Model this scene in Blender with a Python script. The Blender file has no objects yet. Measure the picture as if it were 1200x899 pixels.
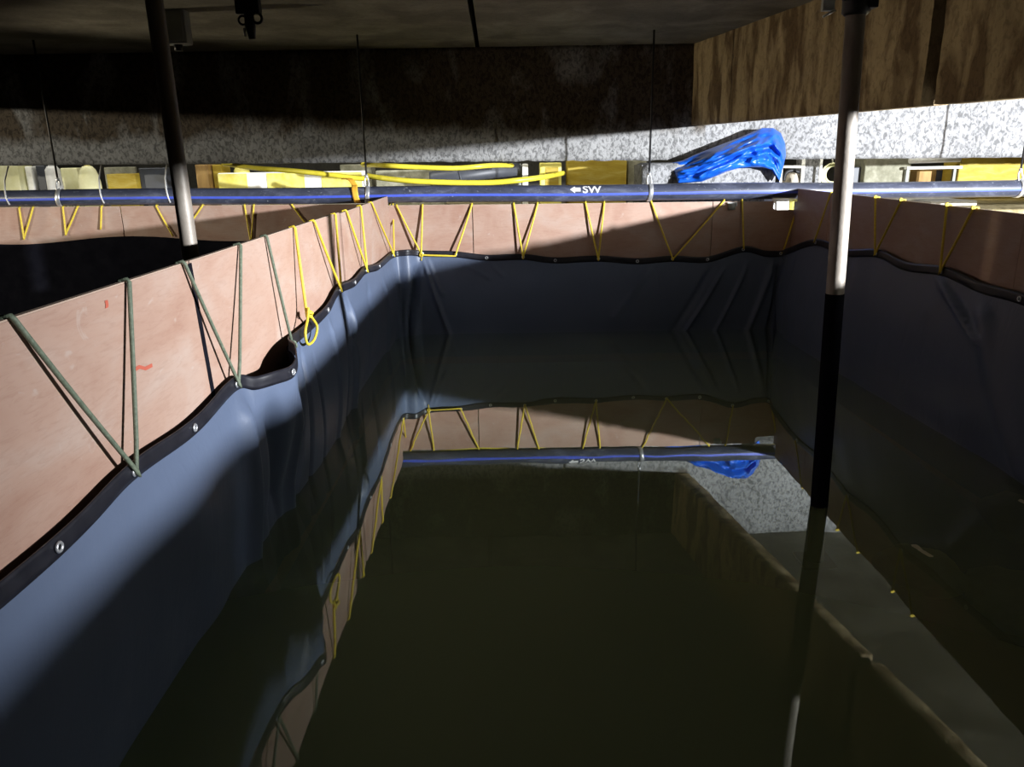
import bpy, bmesh, math, random
from mathutils import Vector, Matrix, noise
C = bpy.context.scene.collection
random.seed(7)
PI = math.pi
# ---------------------------------------------------------------- camera model (1200 x 899)
F, HC = 900.0, 1.6
def basis():
    r = math.radians(0.9)
    d = Vector(((599-600)/F, (449.5-185)/F, -1)).normalized()
    u = Vector((-math.sin(r), math.cos(r), 0))
    u.z = -(d.x*u.x + d.y*u.y)/d.z
    u.normalize()
    return d.cross(u), d, u
BX, BY, BZ = basis()
def ray(px, py):
    c = Vector(((px-600)/F, (449.5-py)/F, -1))
    return Vector((BX.dot(c), BY.dot(c), BZ.dot(c)))
EYE = Vector((0, 0, HC))
def atX(px, py, x): v = ray(px, py); return EYE + v*(x/v.x)
def atY(px, py, y): v = ray(px, py); return EYE + v*(y/v.y)
def atZ(px, py, z): v = ray(px, py); return EYE + v*((z-HC)/v.z)

# ---------------------------------------------------------------- object helpers
def tag(o, label=None, cat=None, group=None, kind=None):
    if label: o['label'] = label
    if cat: o['category'] = cat
    if group: o['group'] = group
    if kind: o['kind'] = kind
    return o
def empty(name, loc, label, cat, group=None):
    o = bpy.data.objects.new(name, None); C.objects.link(o); o.location = loc
    o.empty_display_size = .1
    return tag(o, label, cat, group)
class MB:
    def __init__(s): s.v = []; s.f = []; s.sm = []
    def add(s, vs, fs, smooth=False):
        n = len(s.v); s.v += [Vector(p) for p in vs]
        for f in fs: s.f.append([i+n for i in f]); s.sm.append(smooth)
    def box(s, a, b):
        (x0, y0, z0), (x1, y1, z1) = a, b
        s.add([(x0,y0,z0),(x1,y0,z0),(x1,y1,z0),(x0,y1,z0),(x0,y0,z1),(x1,y0,z1),(x1,y1,z1),(x0,y1,z1)],
              [(0,3,2,1),(4,5,6,7),(0,1,5,4),(1,2,6,5),(2,3,7,6),(3,0,4,7)])
    def hexa(s, q, off):
        off = Vector(off); q = [Vector(p) for p in q]
        n = len(q); v = q + [p+off for p in q]
        s.add(v, [tuple(range(n)), tuple(range(2*n-1, n-1, -1))] + [(i, i+n, (i+1) % n+n, (i+1) % n) for i in range(n)])
    def tube(s, pts, r, n=8, cap=True):
        pts = [Vector(p) for p in pts]; m = len(pts)
        rr = r if isinstance(r, (list, tuple)) else [r]*m
        t = []
        for i in range(m):
            a = pts[max(i-1, 0)]; b = pts[min(i+1, m-1)]
            d = (b-a)
            t.append(d.normalized() if d.length > 1e-9 else Vector((0,0,1)))
        up = Vector((0,0,1)) if abs(t[0].z) < .9 else Vector((1,0,0))
        nrm = (up - t[0]*up.dot(t[0])).normalized()
        vs = []
        for i in range(m):
            nrm = (nrm - t[i]*nrm.dot(t[i])).normalized(); bn = t[i].cross(nrm)
            for k in range(n):
                a = 2*PI*k/n
                vs.append(pts[i] + (nrm*math.cos(a) + bn*math.sin(a))*rr[i])
        fs = [(i*n+k, i*n+(k+1) % n, (i+1)*n+(k+1) % n, (i+1)*n+k) for i in range(m-1) for k in range(n)]
        if cap: fs += [tuple(range(n-1, -1, -1)), tuple(range((m-1)*n, m*n))]
        s.add(vs, fs, True)
    def ring(s, c, axis, R, r, n=16, k=6):
        axis = Vector(axis).normalized(); up = Vector((0,0,1)) if abs(axis.z) < .9 else Vector((1,0,0))
        a = axis.cross(up).normalized(); b = axis.cross(a)
        c = Vector(c); vs = []
        for i in range(n):
            t = 2*PI*i/n; d = a*math.cos(t)+b*math.sin(t)
            for j in range(k):
                p = 2*PI*j/k
                vs.append(c + d*(R + r*math.cos(p)) + axis*(r*math.sin(p)))
        fs = [(i*k+j, i*k+(j+1) % k, ((i+1) % n)*k+(j+1) % k, ((i+1) % n)*k+j) for i in range(n) for j in range(k)]
        s.add(vs, fs, True)
    def grid(s, rows, smooth=True, closed=False):
        n = len(rows[0]); vs = [p for r in rows for p in r]
        fs = []
        for i in range(len(rows)-1):
            for j in range(n-1 + (1 if closed else 0)):
                k = (j+1) % n
                fs.append((i*n+j, i*n+k, (i+1)*n+k, (i+1)*n+j))
        s.add(vs, fs, smooth)
    def build(s, name, mat, parent=None, bevel=0, recalc=True, org=None, solid=0):
        me = bpy.data.meshes.new(name)
        o = bpy.data.objects.new(name, me)
        off = Vector((0,0,0))
        if parent: off = parent.location.copy() + (parent.parent.location if parent.parent else Vector())
        elif org is not None: off = Vector(org)
        me.from_pydata([v-off for v in s.v], [], s.f)
        for p, q in zip(me.polygons, s.sm): p.use_smooth = q
        if recalc:
            bm = bmesh.new(); bm.from_mesh(me); bmesh.ops.recalc_face_normals(bm, faces=bm.faces); bm.to_mesh(me); bm.free()
        me.materials.append(mat)
        C.objects.link(o)
        if parent: o.parent = parent
        elif org is not None: o.location = off
        if bevel:
            m = o.modifiers.new('bevel', 'BEVEL'); m.width = bevel; m.segments = 2; m.limit_method = 'ANGLE'
        if solid:
            m = o.modifiers.new('thick', 'SOLIDIFY'); m.thickness = solid; m.offset = 0
        return o
def smooth_path(p, k=6):
    p = [Vector(q) for q in p]; out = []
    for i in range(len(p)-1):
        a = p[max(i-1, 0)]; b = p[i]; c = p[i+1]; d = p[min(i+2, len(p)-1)]
        for j in range(k):
            t = j/k
            out.append(.5*((2*b) + (c-a)*t + (2*a-5*b+4*c-d)*t*t + (3*b-a-3*c+d)*t**3))
    return out + [p[-1]]

# ---------------------------------------------------------------- materials
def mat(name):
    m = bpy.data.materials.new(name); m.use_nodes = True
    nt = m.node_tree; b = nt.nodes['Principled BSDF']
    return m, nt, b
def N(nt, t, **kw):
    n = nt.nodes.new(t)
    for k, v in kw.items():
        if k in n.inputs: n.inputs[k].default_value = v
        else: setattr(n, k, v)
    return n
def coords(nt, scale=(1,1,1)):
    g = N(nt, 'ShaderNodeTexCoord'); m = N(nt, 'ShaderNodeMapping'); m.inputs['Scale'].default_value = scale
    nt.links.new(g.outputs['Object'], m.inputs['Vector']); return m.outputs['Vector']
def ramp(nt, fac, stops):
    r = N(nt, 'ShaderNodeValToRGB'); e = r.color_ramp.elements
    while len(e) > len(stops): e.remove(e[-1])
    while len(e) < len(stops): e.new(1)
    for el, (p, c) in zip(e, stops): el.position = p; el.color = (*c, 1) if len(c) == 3 else c
    nt.links.new(fac, r.inputs['Fac']); return r.outputs['Color']
def noisy(name, stops, scale=(1,1,1), detail=6, nscale=3, rough=.7, bump=0, bscale=40, metal=0, spec=.5, dist=0, bdist=.01):
    m, nt, b = mat(name)
    n = N(nt, 'ShaderNodeTexNoise', Scale=nscale, Detail=detail, Roughness=.62, Distortion=dist)
    nt.links.new(coords(nt, scale), n.inputs['Vector'])
    nt.links.new(ramp(nt, n.outputs['Fac'], stops), b.inputs['Base Color'])
    b.inputs['Roughness'].default_value = rough; b.inputs['Metallic'].default_value = metal
    b.inputs['Specular IOR Level'].default_value = spec
    if bump:
        n2 = N(nt, 'ShaderNodeTexNoise', Scale=bscale, Detail=5, Roughness=.6); nt.links.new(coords(nt), n2.inputs['Vector'])
        bp = N(nt, 'ShaderNodeBump', Strength=bump, Distance=bdist); nt.links.new(n2.outputs['Fac'], bp.inputs['Height'])
        nt.links.new(bp.outputs['Normal'], b.inputs['Normal'])
    return m
def plywood(name, vertical=False):
    m, nt, b = mat(name)
    sc = (1, 1, 1)
    n1 = N(nt, 'ShaderNodeTexNoise', Scale=2.6, Detail=5, Roughness=.55, Distortion=.8)
    nt.links.new(coords(nt, (1, .6, 1.4)), n1.inputs['Vector'])
    n2 = N(nt, 'ShaderNodeTexNoise', Scale=5, Detail=8, Roughness=.65, Distortion=1.2)
    nt.links.new(coords(nt, (2.2, 2.2, 14) if not vertical else (14, 14, 1.3)), n2.inputs['Vector'])
    c1 = ramp(nt, n1.outputs['Fac'], [(.30, (.325,.195,.145)), (.5, (.375,.25,.195)), (.68, (.40,.30,.25))])
    c2 = ramp(nt, n2.outputs['Fac'], [(.32, (.66,.54,.49)), (.52, (1,1,1)), (.75, (1.0,.97,.94))])
    mx = N(nt, 'ShaderNodeMix', data_type='RGBA', blend_type='MULTIPLY'); mx.inputs['Factor'].default_value = .3
    nt.links.new(c1, mx.inputs['A']); nt.links.new(c2, mx.inputs['B'])
    # pale scuffs
    n3 = N(nt, 'ShaderNodeTexNoise', Scale=9, Detail=3, Roughness=.5, Distortion=2.5); nt.links.new(coords(nt, (1, .8, 1.2)), n3.inputs['Vector'])
    f3 = ramp(nt, n3.outputs['Fac'], [(.68, (0,0,0)), (.76, (.5,.5,.5))])
    mx2 = N(nt, 'ShaderNodeMix', data_type='RGBA'); nt.links.new(f3, mx2.inputs['Factor'])
    nt.links.new(mx.outputs['Result'], mx2.inputs['A']); mx2.inputs['B'].default_value = (.43,.355,.31,1)
    nt.links.new(mx2.outputs['Result'], b.inputs['Base Color'])
    b.inputs['Roughness'].default_value = .55; b.inputs['Specular IOR Level'].default_value = .25
    bp = N(nt, 'ShaderNodeBump', Strength=.15, Distance=.004); nt.links.new(n2.outputs['Fac'], bp.inputs['Height'])
    nt.links.new(bp.outputs['Normal'], b.inputs['Normal'])
    return m
def concrete(name, base, pit=0.5, stain=None, streak=False, bumps=.5, above=None, sscale=2.2, sstretch=.55, lim=(.40,.54), pits=(.38,.50)):
    m, nt, b = mat(name)
    n1 = N(nt, 'ShaderNodeTexNoise', Scale=1.6, Detail=8, Roughness=.65, Distortion=.4)
    nt.links.new(coords(nt, (1,1,.45) if streak else (1,1,1)), n1.inputs['Vector'])
    lo = tuple(c*.68 for c in base); hi = tuple(min(1, c*1.15) for c in base)
    col = ramp(nt, n1.outputs['Fac'], [(.3, lo), (.55, base), (.75, hi)])
    if stain:
        n4 = N(nt, 'ShaderNodeTexNoise', Scale=sscale, Detail=6, Roughness=.55, Distortion=.5)
        nt.links.new(coords(nt, (1.3,1.3,sstretch)), n4.inputs['Vector'])
        f = ramp(nt, n4.outputs['Fac'], [(lim[0], (1,1,1)), (lim[1], (0,0,0))])
        if above:      # stain kept above this height, painting in the shade over the lit band
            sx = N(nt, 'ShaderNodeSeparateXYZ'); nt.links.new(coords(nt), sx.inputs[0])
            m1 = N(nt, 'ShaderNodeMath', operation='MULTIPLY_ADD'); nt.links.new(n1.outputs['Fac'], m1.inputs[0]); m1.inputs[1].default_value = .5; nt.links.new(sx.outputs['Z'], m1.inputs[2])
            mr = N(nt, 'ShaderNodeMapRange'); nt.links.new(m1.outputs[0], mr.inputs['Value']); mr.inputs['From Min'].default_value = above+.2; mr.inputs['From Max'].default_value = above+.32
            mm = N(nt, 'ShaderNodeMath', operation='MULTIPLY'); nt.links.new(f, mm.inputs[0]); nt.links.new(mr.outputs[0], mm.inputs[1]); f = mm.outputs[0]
        ms = N(nt, 'ShaderNodeMix', data_type='RGBA'); nt.links.new(f, ms.inputs['Factor'])
        nt.links.new(col, ms.inputs['A']); ms.inputs['B'].default_value = (*stain, 1); col = ms.outputs['Result']
    n2 = N(nt, 'ShaderNodeTexNoise', Scale=30, Detail=4, Roughness=.6, Distortion=.8); nt.links.new(coords(nt, (1,1,.7)), n2.inputs['Vector'])
    p = ramp(nt, n2.outputs['Fac'], [(pits[0], (1-pit,)*3), (pits[1], (1,1,1))])
    mx = N(nt, 'ShaderNodeMix', data_type='RGBA', blend_type='MULTIPLY'); mx.inputs['Factor'].default_value = 1
    nt.links.new(col, mx.inputs['A']); nt.links.new(p, mx.inputs['B'])
    nt.links.new(mx.outputs['Result'], b.inputs['Base Color'])
    b.inputs['Roughness'].default_value = .85; b.inputs['Specular IOR Level'].default_value = .2
    bp = N(nt, 'ShaderNodeBump', Strength=bumps, Distance=.02); nt.links.new(n2.outputs['Fac'], bp.inputs['Height'])
    nt.links.new(bp.outputs['Normal'], b.inputs['Normal'])
    return m
def plain(name, col, rough=.6, metal=0, spec=.5):
    return noisy(name, [(.3, tuple(c*.86 for c in col)), (.7, tuple(min(1, c*1.1) for c in col))], nscale=14, rough=rough, metal=metal, spec=spec)

M_ply = plywood('plywood'); M_plydark = plain('plywood edge', (.42,.31,.24))
M_conc = concrete('pebbly concrete', (.315,.317,.325), pit=.55, bumps=.6, pits=(.40,.54), streak=True)
M_outer = concrete('dark outer concrete', (.13,.125,.11), pit=.2, bumps=.2)
M_beam = concrete('stained shade-painted beam', (.315,.315,.315), pit=.55, pits=(.40,.54), stain=(.09,.07,.05), streak=True, above=1.84, lim=(.52,.70))  # mottled stain that also paints in the shade above the girder's light cutoff
M_girder = concrete('brown drip concrete', (.46,.36,.21), pit=.25, stain=(.16,.11,.06), streak=True, bumps=.4, sscale=4.5, sstretch=.35, lim=(.42,.56))
M_ceil = concrete('ceiling concrete', (.30,.29,.245), pit=.15, stain=(.17,.16,.135), bumps=.2, sscale=1.5, sstretch=3, lim=(.40,.62))
M_dark = plain('dark void', (.02,.02,.022), .9, spec=.1)
M_floor = noisy('rough ground', [(.3, (.16,.13,.07)), (.5, (.34,.28,.15)), (.7, (.5,.44,.29))], nscale=9, rough=.95, bump=.8, bscale=22, spec=.1, bdist=.03)
M_pipe = None
def m_liner():
    m, nt, b = mat('blue grey sheeting')
    n1 = N(nt, 'ShaderNodeTexNoise', Scale=1.5, Detail=4, Roughness=.5); nt.links.new(coords(nt), n1.inputs['Vector'])
    nt.links.new(ramp(nt, n1.outputs['Fac'], [(.3, (.078,.102,.160)), (.7, (.095,.122,.187))]), b.inputs['Base Color'])
    n2 = N(nt, 'ShaderNodeTexNoise', Scale=6, Detail=5, Roughness=.55, Distortion=.5); nt.links.new(coords(nt, (1.4,1.4,.5)), n2.inputs['Vector'])
    bp = N(nt, 'ShaderNodeBump', Strength=.25, Distance=.02); nt.links.new(n2.outputs['Fac'], bp.inputs['Height'])
    nt.links.new(bp.outputs['Normal'], b.inputs['Normal'])
    b.inputs['Roughness'].default_value = .45; b.inputs['Specular IOR Level'].default_value = .35
    return m
M_liner = m_liner()
M_pocket = plain('silted sheeting', (.50,.46,.32), .7)
M_hem = noisy('black hem', [(.3, (.006,.006,.01)), (.7, (.016,.016,.022))], nscale=20, rough=.42, spec=.5)
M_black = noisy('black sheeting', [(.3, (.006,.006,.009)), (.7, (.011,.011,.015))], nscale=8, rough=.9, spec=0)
M_zinc = noisy('zinc', [(.3, (.50,.51,.53)), (.7, (.75,.76,.78))], nscale=30, rough=.35, metal=.7)
M_yrope = noisy('yellow rope', [(.3, (.55,.39,.02)), (.7, (.72,.57,.05))], nscale=90, rough=.6, bump=.4, bscale=200, bdist=.003)
M_grope = noisy('green rope', [(.3, (.07,.09,.06)), (.7, (.145,.175,.12))], nscale=90, rough=.65, bump=.4, bscale=200, bdist=.003)
M_yhose = plain('yellow hose', (.85,.72,.06), .4)
M_orange = plain('orange webbing', (.80,.42,.04), .6)
def m_pipe():
    m, nt, b = mat('dusty black pipe')
    n1 = N(nt, 'ShaderNodeTexNoise', Scale=7, Detail=8, Roughness=.7, Distortion=.8); nt.links.new(coords(nt, (.5,1,1)), n1.inputs['Vector'])
    n2 = N(nt, 'ShaderNodeTexNoise', Scale=38, Detail=3, Roughness=.5, Distortion=2); nt.links.new(coords(nt, (.6,1,1)), n2.inputs['Vector'])
    c = ramp(nt, n1.outputs['Fac'], [(.3, (.026,.03,.046)), (.55, (.055,.062,.095)), (.8, (.17,.185,.25))])
    f = ramp(nt, n2.outputs['Fac'], [(.66, (0,0,0)), (.74, (.7,.7,.7))])
    mx = N(nt, 'ShaderNodeMix', data_type='RGBA'); nt.links.new(f, mx.inputs['Factor']); nt.links.new(c, mx.inputs['A']); mx.inputs['B'].default_value = (.36,.38,.42,1)
    nt.links.new(mx.outputs['Result'], b.inputs['Base Color']); b.inputs['Roughness'].default_value = .33
    return m
M_pipe = m_pipe()
M_stripe = plain('blue stripe', (.06,.10,.55), .4)
M_white = plain('white paint', (.7,.7,.7), .5)
M_tarp = noisy('blue tarpaulin', [(.3, (.005,.075,.48)), (.7, (.010,.12,.62))], nscale=5, rough=.36, spec=.5)
M_pole = noisy('rusty galvanised tube', [(.3, (.13,.10,.072)), (.5, (.25,.215,.18)), (.75, (.36,.33,.285))], scale=(1,1,.35), nscale=7, rough=.5, metal=.15, bump=.15, bscale=60)
M_iron = plain('black iron', (.025,.025,.027), .5, .4)
M_grey = plain('grey enamel', (.30,.32,.31), .6)
M_timber = noisy('yellow timber', [(.3, (.30,.20,.015)), (.5, (.40,.285,.025)), (.72, (.48,.38,.09))], scale=(1,1,4), nscale=4, rough=.7, dist=.6)
M_brown = noisy('brown board', [(.3, (.26,.15,.05)), (.7, (.46,.29,.10))], scale=(3,3,1), nscale=4, rough=.7)
M_pale = noisy('pale yellow foam', [(.3, (.70,.68,.35)), (.7, (.88,.86,.60))], nscale=6, rough=.8)
M_bryellow = noisy('bright yellow plastic', [(.3, (.80,.68,.08)), (.7, (.92,.86,.30))], nscale=8, rough=.6)
M_stone = noisy('grey olive block', [(.3, (.15,.145,.10)), (.5, (.23,.225,.165)), (.7, (.36,.35,.28))], nscale=9, rough=.9, bump=.5, bscale=40)
M_dkplastic = plain('dark grey plastic', (.05,.055,.07), .45)
M_foam = plain('white foam', (.90,.90,.87), .8)

def m_water():
    m = bpy.data.materials.new('murky water'); m.use_nodes = True; nt = m.node_tree; nt.nodes.clear()
    out = N(nt, 'ShaderNodeOutputMaterial')
    n = N(nt, 'ShaderNodeTexNoise', Scale=2.2, Detail=2, Roughness=.4); nt.links.new(coords(nt), n.inputs['Vector'])
    bp = N(nt, 'ShaderNodeBump', Strength=.05, Distance=.02); nt.links.new(n.outputs['Fac'], bp.inputs['Height'])
    fr = N(nt, 'ShaderNodeFresnel', IOR=1.33); nt.links.new(bp.outputs['Normal'], fr.inputs['Normal'])
    gl = N(nt, 'ShaderNodeBsdfGlossy', Roughness=.006, Color=(.95,1,.95,1)); nt.links.new(bp.outputs['Normal'], gl.inputs['Normal'])
    df = N(nt, 'ShaderNodeBsdfDiffuse', Color=(.21,.27,.14,1))
    tr = N(nt, 'ShaderNodeBsdfTransparent', Color=(.62,.62,.40,1))
    m1 = N(nt, 'ShaderNodeMixShader', Fac=.55); nt.links.new(tr.outputs[0], m1.inputs[1]); nt.links.new(df.outputs[0], m1.inputs[2])
    m2 = N(nt, 'ShaderNodeMixShader'); pw = N(nt, 'ShaderNodeMath', operation='POWER'); pw.inputs[1].default_value = 1.5; nt.links.new(fr.outputs[0], pw.inputs[0]); mu = N(nt, 'ShaderNodeMath', operation='MULTIPLY', use_clamp=True); mu.inputs[1].default_value = 6.1; nt.links.new(pw.outputs[0], mu.inputs[0]); nt.links.new(mu.outputs[0], m2.inputs[0]); nt.links.new(m1.outputs[0], m2.inputs[1]); nt.links.new(gl.outputs[0], m2.inputs[2])
    nt.links.new(m2.outputs[0], out.inputs['Surface'])
    return m
M_water = m_water()

# ---------------------------------------------------------------- setting
XL, XR, YB = -1.12, 2.58, 7.2           # inner faces of the plywood
ZT = 1.27; ZTR = 1.285; ZTB = 1.19      # tops: left, right, back
ZF = -.6
def struct(name, mb, m, bevel=0):
    return tag(mb.build(name, m, bevel=bevel), kind='structure')
b = MB(); b.box((-11,-4,ZF-.2), (11,14.2,ZF)); struct('floor', b, M_outer)
b = MB(); b.box((-11,14,ZF), (11,14.2,4)); struct('wall_back', b, M_outer)
b = MB(); b.box((-11.2,-4,ZF), (-11,14,4)); struct('wall_left', b, M_outer)
b = MB(); b.box((11,-4,ZF), (11.2,14,4)); struct('wall_right', b, M_outer)
b = MB(); b.box((-11,-4.2,ZF), (11,-4,4)); struct('wall_front', b, M_outer)
# ledge behind the tanks
b = MB(); b.box((-11,7.42,ZF), (11,14,1.06)); struct('concrete_ledge', b, M_floor)
# ceiling slab in two pours with an open joint
jx = lambda y: -.02*y - .15
b = MB()
ZC = 2.64
b.hexa([(-11,-4,ZC), (jx(-4)-.02,-4,ZC), (jx(8.5)-.02,8.5,ZC), (-11,8.5,ZC)], (0,0,.5)); 
b.hexa([(jx(-4)+.02,-4,ZC), (11,-4,ZC), (11,8.5,ZC), (jx(8.5)+.02,8.5,ZC)], (0,0,.5))
b.box((-11,-4,ZC+.5), (11,14,ZC+.7)); b.box((-11,8.5,ZC), (11,14,ZC+.5))
struct('ceiling', b, M_ceil)
# cross beam over the back wall: rough broken lower arris
def rough_face(mb, x0, x1, y, z0f, z1, y1, nx, nz, amp, seed):
    rows = []
    for j in range(nz+1):
        t = j/nz; r = []
        for i in range(nx+1):
            x = x0 + (x1-x0)*i/nx; z0 = z0f(x); z = z0 + (z1-z0)*t
            q = Vector((x*3+seed, z*3, seed))
            a = amp*(noise.noise(q) + .6*noise.noise(q*3.3) + .35*noise.noise(q*9))
            zz = z + (amp*.9*noise.noise(Vector((x*9, seed, 3))) + amp*.5*noise.noise(Vector((x*31, seed, 1))) if j == 0 else 0)
            r.append((x, y + a + (amp*1.2 if j == 0 else 0), zz))
        rows.append(r)
    mb.grid([[ (p[0], y1, p[2]) for p in rows[0]]] + rows + [[(p[0], y1, p[2]) for p in rows[-1]]])
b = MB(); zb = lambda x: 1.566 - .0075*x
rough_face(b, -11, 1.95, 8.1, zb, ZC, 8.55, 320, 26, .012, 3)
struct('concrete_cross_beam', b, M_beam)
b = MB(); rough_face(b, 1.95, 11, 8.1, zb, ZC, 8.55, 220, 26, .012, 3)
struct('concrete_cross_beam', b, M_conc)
# pier below the beam
b = MB()
pz = 1.53
rows = []
xa, xb_ = atY(754, 205, 7.8).x, atY(911, 205, 7.8).x
for j, (dy, z) in enumerate(((0,1.06),(0,1.2),(0,1.35),(0,1.47),(.012,1.508),(.05,1.527),(.12,1.53),(.6,1.53))):
    r = []
    for i in range(41):
        x = xa + (xb_-xa)*i/40; e = min(i, 40-i); rd = .05*(1-min(e/3, 1))**2
        q = Vector((x*5, z*5, 2)); r.append((x, 7.8+dy+rd+.012*noise.noise(q), z - rd*.6 + .006*noise.noise(q*3)))
    rows.append(r)
b.grid(rows)
b.box((xa, 7.9, 1.06), (xb_, 8.4, 1.51)); struct('concrete_pier', b, M_conc)
# long girder on the right, two lengths with an open joint between
gP = atZ(1200, 113, 1.85)
def gx(y): return 1.806 + (8.1-y)*(gP.x-1.806)/(8.1-gP.y)
def gz(y): return 1.885 - (8.1-y)*.035/(8.1-gP.y)
b = MB()
for y0, y1 in ((-3.9, 4.62), (4.73, 8.1)):
    n = int((y1-y0)*16); rows = []
    prof = [(0, 1, 0), (.006, 0, 0), (.03, 0, -.004), (.34, 0, 0), (.34, 1, 0)]
    rl, rb, rr = [], [], []
    grid = []
    for i in range(n+1):
        y = y0+(y1-y0)*i/n; x = gx(y); z = gz(y); col = []
        for j in range(13):
            t = 1-j/12; q = Vector((y*3, t*3, 5))
            col.append((x + .012*noise.noise(q) + .006*noise.noise(q*4), y, z + (ZC-z)*t + (.006*noise.noise(Vector((y*20,1,1))) if j == 12 else 0)))
        col += [(x+.03, y, z-.003), (x+.16, y, z), (x+.16, y, ZC)]
        grid.append(col)
    b.grid(grid)
    m_ = len(grid[0])
    b.add(grid[0], [tuple(range(m_))]); b.add(grid[-1], [tuple(range(m_))])
struct('concrete_girder', b, M_girder)
b = MB(); rws = []
for x, z in ((-6.2,ZC),(-6.2,2.205),(-6.0,2.2),(-5.97,2.205),(-5.97,ZC)): rws.append([(x, y*.5-4, z+.006*noise.noise(Vector((y,x,0)))) for y in range(25)])
b.grid(rws, smooth=False); struct('concrete_girder', b, M_girder)  # unseen left girder, added to cut off the far left lamp's light
b = MB(); b.box((gx(4.67)+.08, 4.62, gz(4.67)+.03), (gx(4.67)+.12, 4.73, ZC)); struct('trim_1', b, M_dark)

# ---------------------------------------------------------------- plywood tank walls
LAST = [None]
def panel(poly, off, label, extras=None, group=None):
    c = sum((Vector(p) for p in poly), Vector())/len(poly)
    org = Vector((c.x, c.y, min(Vector(p).z for p in poly)))
    t = empty('plywood_sheet', org, label, 'plywood', group)
    b = MB(); b.hexa(poly, off); b.build('board', M_ply, t, bevel=.002)
    e = MB()
    zs = sorted(poly, key=lambda p: -p[2])[:2]
    a, d = Vector(zs[0]), Vector(zs[1]); o = Vector(off)
    up = Vector((0,0,.004)); ins = o*.06
    e.hexa([a+ins, d+ins, d+o-ins, a+o-ins], up); e.build('top_edge', M_plydark, t)
    LAST[0] = t
    return t
j1t, j1b = atX(222, 311, XL), atX(250, 465, XL)
sl = (j1b.y-j1t.y)/(j1t.z-j1b.z)
def jy(z): return j1t.y + sl*(ZT-z)
OL = (-.018, 0, 0)
panel([(XL,-2.2,ZF),(XL,.20,ZF),(XL,.20,ZT),(XL,-2.2,ZT)], OL, 'plywood sheet of the left tank wall nearest the viewer, beside the lower left corner')
panel([(XL,.206,ZF),(XL,jy(ZF)-.012,ZF),(XL,jy(ZT)-.006,ZT),(XL,.206,ZT)], OL, 'large pale plywood sheet at the left photo edge with the thick green rope V')
y2 = atX(398, 250, XL).y
jt = MB(); jt.hexa([(XL+.0005,jy(-.2)-.016,-.2),(XL+.0005,jy(-.2)+.016,-.2),(XL+.0005,jy(ZT)+.016,ZT-.004),(XL+.0005,jy(ZT)-.014,ZT-.004)], (.0015,0,0))
jt.build('joint_strip', M_black, LAST[0]); PALE = LAST[0]
panel([(XL,jy(ZF)+.012,ZF),(XL,y2-.02,ZF),(XL,y2-.02,ZT+.004),(XL,jy(ZT)+.008,ZT)], OL, 'pinkish plywood sheet of the left wall between the dark slit joint and the wide joint')
panel([(XL+.004,y2+.03,ZF),(XL,YB-.002,ZF),(XL,YB-.002,ZTB-.01),(XL,YB-.075,ZTB-.01),(XL,YB-.075,ZT+.01),(XL+.004,y2+.03,ZT-.004)], OL, 'last plywood sheet of the left wall reaching the back corner by the orange strap')
OR = (.018,0,0)
yr = atX(1196, 280, XR).y
panel([(XR,-2,ZF),(XR,1.55,ZF),(XR,1.55,ZTR),(XR,-2,ZTR)], OR, 'shaded plywood sheet of the right wall nearest the viewer')
panel([(XR,1.556,ZF),(XR,yr-.006,ZF),(XR,yr-.006,ZTR),(XR,1.556,ZTR)], OR, 'shaded plywood sheet of the right wall cut by the right edge of the photo')
panel([(XR,yr-.005,ZF),(XR,yr+2.44,ZF),(XR,yr+2.44,ZTR+.004),(XR,yr-.005,ZTR)], OR, 'brown shaded plywood sheet of the right wall with two yellow rope Vs')
panel([(XR,yr+2.446,ZF),(XR,YB-.002,ZF),(XR,YB-.002,ZTB-.01),(XR,YB-.075,ZTB-.01),(XR,YB-.075,ZTR+.006),(XR,yr+2.446,ZTR+.004)], OR, 'narrow shaded plywood piece of the right wall behind the right pole at the back corner')
OB = (0,.018,0)
xj = atY(554, 265, YB).x
nx0, nx1 = atY(909, 240, YB).x, atY(939, 240, YB).x
nz = atY(925, 246, YB).z
panel([(XL-.02,YB,ZF),(xj-.004,YB,ZF),(xj-.004,YB,ZTB+.004),(XL-.02,YB,ZTB+.006)], OB, 'narrow plywood piece of the back wall in the left corner with crossed rope shadows')
panel([(xj+.004,YB,ZF),(xj+2.2,YB,ZF),(xj+2.2,YB,ZTB-.006),(xj+.004,YB,ZTB)], OB, 'long plywood sheet of the back wall below the white SW lettering')
panel([(xj+2.206,YB,ZF),(XR+.02,YB,ZF),(XR+.02,YB,nz),(nx0,YB,nz),(nx0-.02,YB,nz+.02),(nx0-.02,YB,ZTB-.01),(xj+2.206,YB,ZTB-.006)], OB, 'shaded plywood sheet of the back wall with the notch in its right corner')
xx = XL-.03
for k, lab in enumerate(('plywood sheet behind the left pole at the back of the left tank', 'plywood sheet left of the left pole at the back of the left tank', 'plywood sheet at the left photo edge at the back of the left tank')):
    panel([(xx-2.43,YB,ZF),(xx,YB,ZF),(xx,YB,ZTB+.02+.015*k),(xx-2.43,YB,ZTB+.035+.015*k)], OB, lab); xx -= 2.44

M_crayon = plain('red crayon', (.45,.10,.06), .8)
for pts in ([(156,434),(163,430),(170,432),(178,428)], [(124,352),(125,358),(124.5,361)]):
    b = MB(); P_ = [atX(a, c_, XL) + Vector((.0015,0,0)) for a, c_ in pts]
    b.grid([[p + Vector((0,0,d)) for p in P_] for d in (-.006, .006)] if len(pts) == 4 else [[p + Vector((0,d,0)) for p in P_] for d in (-.008, .008)])
    b.build('crayon_mark', M_crayon, PALE, recalc=False)
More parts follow.
